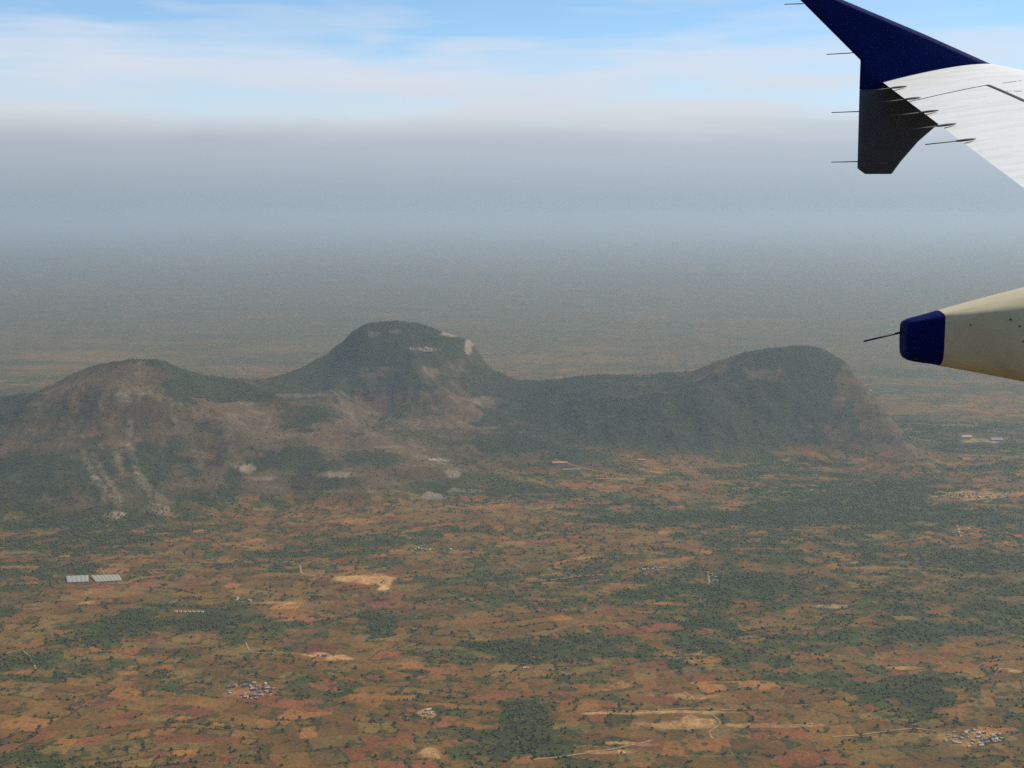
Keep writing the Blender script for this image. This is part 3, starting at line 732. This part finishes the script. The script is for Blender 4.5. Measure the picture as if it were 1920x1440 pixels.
for pts, wd_ in TRACKS:
    P = []
    for a, b in zip(pts[:-1], pts[1:]):
        A_, B_ = on_land(*a), on_land(*b); nn = max(2, int((B_ - A_).length / 15))
        for k in range(nn): P.append(A_.lerp(B_, k / nn))
    P.append(on_land(*pts[-1])); arr = np.array([p[:] for p in P])
    if len(arr) > 6:
        for _ in range(6): arr[1:-1] = (arr[:-2] + 2 * arr[1:-1] + arr[2:]) / 4
    wob = (fbm(arr[:, 0], arr[:, 1], 60, 2, 9) - 0.5) * 8
    tan_ = np.gradient(arr[:, :2], axis=0); tan_ /= np.linalg.norm(tan_, axis=1, keepdims=True) + 1e-9
    nrm = np.stack([-tan_[:, 1], tan_[:, 0]], 1)
    vs = []
    for k in range(len(arr)):
        for s in (-1, 0, 1):
            x_, y_ = arr[k, :2] + nrm[k] * (wob[k] + s * wd_ / 2); vs.append((x_, y_))
    vs = np.array(vs); hz, _ = land(vs[:, 0], vs[:, 1])
    V3 = np.column_stack([vs, hz - H + 0.9])
    F4 = []
    for k in range(len(arr) - 1):
        for s in (0, 1): F4.append((3 * k + s, 3 * k + s + 1, 3 * k + s + 4, 3 * k + s + 3))
    tag(mesh_obj('dirt_track', V3, F4, M['track']), 'pale dirt track across the farmland', kind='structure')

# ------------------------------------------------------------------ the aircraft's wing
def paint(name, c, rough, dirt=None, coat=0.3, sc=(0.5, 4.0, 1.0)):
    m_, n_, b_ = pbr(name, c, rough, 0.5, coat)
    b_.inputs['Coat Roughness'].default_value = 0.12
    tcn = n_.new('ShaderNodeTexCoord'); mp = n_.new('ShaderNodeMapping'); mp.inputs['Scale'].default_value = sc
    n_.l.new(tcn.outputs['Object'], mp.inputs[0])
    f = n_.ramp(n_.noise(mp.outputs[0], 1.6, 6, 0.65), 0.42, 0.72)
    f2 = n_.ramp(n_.noise(tcn.outputs['Object'], 9.0, 5, 0.6), 0.45, 0.75, 0, 0.6)
    d = dirt or tuple(q * 0.8 for q in c)
    cc = n_.mix(f, (*c, 1), (*d, 1)); cc = n_.mix(f2, cc, (*[q * 0.92 for q in c], 1))
    n_.l.new(cc, b_.inputs['Base Color']); b_.inputs['Specular IOR Level'].default_value = 0.3
    n_.l.new(n_.ramp(f2, 0, 1, rough, rough + 0.15, False), b_.inputs['Roughness'])
    return m_


M['wing'] = paint('wing_paint', (0.82, 0.80, 0.73), 0.45, (0.72, 0.68, 0.57), 0.0, (0.5, 5.0, 5.0))
M['blue'] = paint('blue_paint', (0.004, 0.009, 0.072), 0.7, (0.003, 0.007, 0.052), 0.0)
M['blue'].node_tree.nodes['Principled BSDF'].inputs['Specular IOR Level'].default_value = 0.06
M['blue'].node_tree.nodes['Principled BSDF'].inputs['Specular Tint'].default_value = (0.12, 0.22, 1.0, 1)
M['dark'] = paint('grey_blue_paint', (0.046, 0.053, 0.070), 0.5, (0.062, 0.066, 0.076), 0.0)
M['fair'] = paint('fairing_paint', (0.58, 0.49, 0.30), 0.55, (0.44, 0.35, 0.18), 0.0)  # warm light bounced off the ground is tinted into this colour
M['gap'] = paint('gap_sealant', (0.07, 0.055, 0.045), 0.7, None, 0.0)
M['rod'] = paint('discharger_rod', (0.05, 0.05, 0.045), 0.6, None, 0.0)
M['mark'] = paint('stencil_paint', (0.20, 0.20, 0.18), 0.6, None, 0.0)

# trailing and leading edge, tip to root
te_tip, te_mid = at(1655, 154, 17.0), at(1920, 353, 12.5)
le_tip = at(1884, 131, 17.35)
dte = (te_mid - te_tip) / (17.0 - 12.5)                                  # per metre towards the fuselage
SPAN = 12.5
def te(s): return te_tip + dte * s + Vector((0, 0, 0.008 * s * max(0, s - 5)))
def le(s): return le_tip + Vector((0.53 * s, -1.0 * s, dte.z * s + 0.008 * s * max(0, s - 5) - 0.012 * s * 0))
UP = Vector((0, math.sin(0.22), math.cos(0.22)))
def foil(c):                                                              # c: 0 leading .. 1 trailing; half thickness
    return 0.60 * (0.2969 * math.sqrt(c) - 0.1260 * c - 0.3516 * c * c + 0.2843 * c ** 3 - 0.1036 * c ** 4)
def wpt(s, c, side=1, lift=0.0):
    a, b = le(s), te(s); ch = (b - a).length
    z = foil(c) * ch * (1.15 if side > 0 else -0.85)
    return a.lerp(b, c) + UP * (z + lift)


wing = empty('airplane_wing', tuple(wpt(8, 0.4)))
tag(wing, 'white airliner wing with a blue fin at its tip, seen from a cabin window', 'airplane wing')
W0 = Vector(wing.location)
NSs, NCc = 50, 36
vs, fs = [], []
ring = [(0.5 * (1 - math.cos(math.pi * k / NCc)), 1) for k in range(NCc, -1, -1)] + [(0.5 * (1 - math.cos(math.pi * k / NCc)), -1) for k in range(1, NCc)]
for i in range(NSs + 1):
    s = SPAN * i / NSs
    for (c, sd) in ring: vs.append(wpt(s, c, sd) - W0)
m = len(ring)
for i in range(NSs):
    for k in range(m): fs.append((i * m + k, i * m + (k + 1) % m, (i + 1) * m + (k + 1) % m, (i + 1) * m + k))
fs.append(tuple(range(m))); fs.append(tuple(range(NSs * m + m - 1, NSs * m - 1, -1)))
panel = mesh_obj('wing_panel', vs, fs, M['wing'], wing, True)
panel.data.set_sharp_from_angle(angle=math.radians(50))


def strip(name, pts, width, mat, parent, lift=0.003, side=1, thick=0.002):
    """thin strip laid on the wing's skin through (span, chord) points"""
    P = []
    for (a, b) in zip(pts[:-1], pts[1:]):
        for k in range(12): P.append((a[0] + (b[0] - a[0]) * k / 12, a[1] + (b[1] - a[1]) * k / 12))
    P.append(pts[-1]); Q = [wpt(s, c, side, lift) for s, c in P]; v, f = [], []
    for k, q in enumerate(Q):
        d = (Q[min(k + 1, len(Q) - 1)] - Q[max(k - 1, 0)]).normalized(); nn = d.cross(UP).normalized() * width / 2
        wk = width if not callable(width) else width
        v += [q - nn - W0, q + nn - W0, q + nn + UP * thick - W0, q - nn + UP * thick - W0]
    for k in range(len(Q) - 1):
        o = 4 * k
        for j in range(4): f.append((o + j, o + (j + 1) % 4, o + 4 + (j + 1) % 4, o + 4 + j))
    f.append((0, 3, 2, 1)); o = 4 * (len(Q) - 1); f.append((o, o + 1, o + 2, o + 3))
    return mesh_obj(name, v, f, mat, parent)


def solve_wing(px, py):
    """(span, chord) of a photo pixel on the upper skin"""
    best = None
    S = np.linspace(0, 7, 281)
    for s in S:
        for c in np.linspace(0.02, 1, 99):
            p = wpt(s, c); x_, y_ = project(p.x, p.y, p.z); d = (x_ - px) ** 2 + (y_ - py) ** 2
            if best is None or d < best[0]: best = (d, s, c)
    return best[1], best[2]


a1, a2, a3 = solve_wing(1722, 187), solve_wing(1854, 160), solve_wing(1919, 188)
print('aileron', a1, a2, a3)
sl = (a3[1] - a2[1]) / max(0.01, a3[0] - a2[0])
strip('panel_gap', [a1, a2], 0.012, M['gap'], wing)
strip('hinge_gap', [a2, (a2[0] + (a3[0] - a2[0]), a3[1]), (10.0, a3[1])], 0.045, M['gap'], wing)
# rows of small stencilled marks near the leading edge
b1, b2, b3, b4 = solve_wing(1882, 156), solve_wing(1919, 152), solve_wing(1890, 172), solve_wing(1919, 172)
mk_v, mk_f = [], []
for (pa, pb, cnt) in ((b1, b2, 11), (b3, b4, 9)):
    for k in range(cnt):
        if R.random() < 0.25: continue
        s = pa[0] + (pb[0] - pa[0]) * k / cnt; c = pa[1] + (pb[1] - pa[1]) * k / cnt
        q = wpt(s, c, 1, 0.004) - W0; o = len(mk_v); wv = Vector((0.007, 0, 0)); dv = Vector((0, 0.03 + 0.02 * R.random(), 0.006))
        mk_v += [q - wv, q + wv, q + wv + dv, q - wv + dv]; mk_f.append((o, o + 1, o + 2, o + 3))
mesh_obj('stencil_marks', mk_v, mk_f, M['mark'], wing)


# static dischargers: a stubby root on the skin and a thin rod trailing aft
def tube(name, p, q, r0, r1, mat, parent, flat=1.0):
    d = q - p; bm = bmesh.new(); qd = d.to_track_quat('Z', 'Y').to_matrix().to_4x4()
    bmesh.ops.create_cone(bm, cap_ends=True, segments=10, radius1=r0, radius2=r1, depth=d.length, matrix=Matrix.Translation(p + d / 2 - W0) @ qd)
    me = bpy.data.meshes.new(name); bm.to_mesh(me); bm.free(); me.materials.append(mat); me.shade_smooth()
    return link(bpy.data.objects.new(name, me), parent)


def discharger(p, q, parent, root=True, rootlen=0.3, r=0.006):
    d = q - p
    o = tube('static_discharger', p + d * (rootlen if root else 0), q, r, r * 0.8, M['rod'], parent)
    if root:                                                             # streamlined root fairing
        bm = bmesh.new(); bmesh.ops.create_uvsphere(bm, u_segments=12, v_segments=8, radius=1)
        L = d.length * (rootlen + 0.08) / 2
        mt = Matrix.Translation(p + d.normalized() * L - W0) @ d.to_track_quat('X', 'Z').to_matrix().to_4x4() @ Matrix.Diagonal((L * 0.85, 0.018, 0.013, 1))
        bmesh.ops.transform(bm, matrix=mt, verts=bm.verts)
        me = bpy.data.meshes.new('discharger_base'); bm.to_mesh(me); bm.free(); me.materials.append(M['rod']); me.shade_smooth()
        link(bpy.data.objects.new('discharger_base', me), o)
    return o


for (ax, ay, bx, by) in ((1704, 163, 1622, 171), (1731, 185, 1642, 193), (1763, 209, 1668, 218), (1798, 234, 1700, 244), (1836, 261, 1735, 271)):
    s, c = solve_wing(ax, ay); p = wpt(s, c, 1, 0.012)
    discharger(p, at(bx, by, p.y - 0.15), wing, rootlen=0.42)

# the tip fence: a plate standing on the tip, above and below
nrm_f = (le_tip - te_tip).cross(Vector((0, 0, 1))).normalized()
org_f = te_tip + Vector((0, 0.04, 0))
def on_fence(px, py, push=0.0):
    x_, y_, z_ = ray(px, py); d = Vector((float(x_), float(y_), float(z_)))
    return d * (org_f.dot(nrm_f) / d.dot(nrm_f)) + nrm_f * push
out_n = nrm_f if nrm_f.y > 0 else -nrm_f


def plate(name, px_pts, mat, parent, th, inset):
    """plate with edges chamfered by a different width on every edge"""
    P = [on_fence(*p) for p in px_pts]; n = len(P); cen = sum(P, Vector()) / n
    U = (le_tip - te_tip).normalized(); Vv = U.cross(out_n).normalized()
    Q = [((p - P[0]).dot(U), (p - P[0]).dot(Vv)) for p in P]
    area = sum(Q[i][0] * Q[(i + 1) % n][1] - Q[(i + 1) % n][0] * Q[i][1] for i in range(n)); sg = 1 if area > 0 else -1
    inn = []
    for i in range(n):
        a, b, c = Q[i - 1], Q[i], Q[(i + 1) % n]
        def off(p, q, dd):
            ex, ey = q[0] - p[0], q[1] - p[1]; L = math.hypot(ex, ey); return (p[0] - sg * ey / L * dd, p[1] + sg * ex / L * dd), (ex / L, ey / L)
        p1, d1 = off(a, b, inset[i - 1]); p2, d2 = off(b, c, inset[i])
        cr_ = d1[0] * d2[1] - d1[1] * d2[0]
        if abs(cr_) < 0.05: inn.append(p2); continue
        t = ((p2[0] - p1[0]) * d2[1] - (p2[1] - p1[1]) * d2[0]) / cr_
        inn.append((p1[0] + d1[0] * t, p1[1] + d1[1] * t))
    I3 = [P[0] + U * a + Vv * b for a, b in inn]
    vs = [p - W0 for p in P] + [p - out_n * th - W0 for p in I3] + [p + out_n * th - W0 for p in I3]
    fs = [tuple(range(n, 2 * n)), tuple(range(3 * n - 1, 2 * n - 1, -1))]
    for i in range(n):
        j = (i + 1) % n; fs += [(i, j, n + j, n + i), (j, i, 2 * n + i, 2 * n + j)]
    o = mesh_obj(name, vs, fs, mat, parent, False)
    bv = o.modifiers.new('soft', 'BEVEL'); bv.width = 0.012; bv.segments = 3; bv.limit_method = 'ANGLE'; bv.angle_limit = math.radians(8)
    o.data.shade_smooth()
    return o


fence = empty('wingtip_fence', te_tip - W0); fence.parent = wing
up_pts = [(1884, 131), (1892, 138), (1885, 152), (1655, 168), (1611, 168), (1613, 113), (1502, 2), (1447, -52), (1462, -60), (1580, -1), (1730, 62)]
dn_pts = [(1885, 152), (1840, 178), (1800, 205), (1752, 240), (1722, 266), (1688, 305), (1672, 327), (1622, 327), (1607, 316), (1611, 168), (1655, 168)]
f1 = plate('upper_fin', up_pts, M['blue'], wing, 0.035, [.05, .02, .001, .001, .03, .03, .03, .02, .055, .055, .055])
f2 = plate('lower_fin', dn_pts, M['dark'], wing, 0.034, [.05, .05, .05, .05, .05, .03, .02, .02, .03, .001, .001])
bpy.data.objects.remove(fence)
for (ax, ay, bx, by) in ((1506, 7, 1471, 8), (1600, 99, 1550, 102), (1612, 209, 1559, 211), (1608, 303, 1559, 304)):
    p = on_fence(ax, ay); discharger(p, on_fence(bx, by), wing, False)

# flap track fairing under the inboard wing: long tapering canoe with a blue tail
def fair_ring(px, top, bot, crease, Y):
    """section at a photo column: top, crease and bottom give its size"""
    pt, pb, pc = at(px, top, Y), at(px, bot, Y), at(px, crease, Y - 0.2)
    hgt = pt.z - pb.z; wd2 = 0.5 * hgt * 0.85
    zc = pc.z
    half = [(0.0, pt.z), (-0.35 * wd2, pt.z - 0.01 * hgt), (-0.70 * wd2, pt.z - (pt.z - zc) * 0.45), (-0.93 * wd2, zc + 0.02 * hgt), (-1.0 * wd2, zc - 0.04 * hgt), (-1.0 * wd2, zc - 0.3 * hgt),
            (-0.97 * wd2, pb.z + 0.30 * hgt), (-0.88 * wd2, pb.z + 0.14 * hgt), (-0.66 * wd2, pb.z + 0.04 * hgt), (-0.35 * wd2, pb.z + 0.005 * hgt), (0.0, pb.z)]
    full = half + [(-y, z) for y, z in reversed(half[1:-1])]
    return [Vector((pt.x, Y + y, z)) for y, z in full]


YF = 10.0
stn = [(1693.5, 612, 661, 623), (1694.7, 605, 668, 616), (1698, 601, 672, 611), (1704, 598, 675, 607.5), (1714, 595.5, 677.5, 604), (1740, 588, 681, 599), (1760, 582, 684, 594),
       (1764, 581, 685.5, 592.5), (1830, 563, 697, 585), (1920, 540, 714, 573), (2020, 517, 730, 560), (2160, 492, 748, 543), (2400, 470, 765, 525), (2700, 470, 760, 525), (3000, 510, 730, 560), (3300, 590, 660, 610)]
fair = None
def loft(name, S, mat, parent, cap0=True, cap1=True):
    vs, fs = [], []
    for st in S: vs += [p - W0 for p in fair_ring(*st, YF)]
    m = 20
    for i in range(len(S) - 1):
        for k in range(m): fs.append((i * m + k, i * m + (k + 1) % m, (i + 1) * m + (k + 1) % m, (i + 1) * m + k))
    if cap0: fs.append(tuple(range(m)))
    if cap1: fs.append(tuple(range((len(S) - 1) * m + m - 1, (len(S) - 1) * m - 1, -1)))
    o = mesh_obj(name, vs, fs, mat, parent, True); o.data.set_sharp_from_angle(angle=math.radians(60)); return o


fb = loft('flap_fairing', stn[6:], M['fair'], wing)
ft = loft('fairing_tip', stn[:7], M['blue'], fb)
discharger(at(1694, 622, YF), at(1620, 640, YF - 0.1), fb, False, r=0.008)
# fastener heads on the fairing's side
for (px_, py_) in ((1820, 609), (1895, 599), (1912, 612), (1918, 640)):
    p = at(px_, py_, YF - 0.26); bm = bmesh.new()
    bmesh.ops.create_uvsphere(bm, u_segments=10, v_segments=6, radius=0.007, matrix=Matrix.Translation(p - W0))
    me = bpy.data.meshes.new('fastener'); bm.to_mesh(me); bm.free(); me.materials.append(M['gap']); link(bpy.data.objects.new('fastener', me), fb)

# ------------------------------------------------------------------ haze
SIDE, LOW, HIGH = 175000.0, -H - 60.0, 40.0
hv_, hf_ = boxes([(-SIDE, SIDE, -SIDE, SIDE, LOW, HIGH)])
hz = mesh_obj('haze', hv_, hf_, None); tag(hz, 'grey blue haze lying over the plain', kind='stuff')
mt = bpy.data.materials.new('haze_air'); mt.use_nodes = True; n = NT(mt.node_tree); n.n.clear()
pv = n.new('ShaderNodeVolumePrincipled'); pv.inputs['Color'].default_value = (0.63, 0.73, 0.775, 1); pv.inputs['Density'].default_value = 3.0e-5
pv.inputs['Anisotropy'].default_value = 0.25
ob_ = n.new('ShaderNodeOutputMaterial'); n.l.new(pv.outputs[0], ob_.inputs['Volume']); hz.data.materials.append(mt)
print('script done')
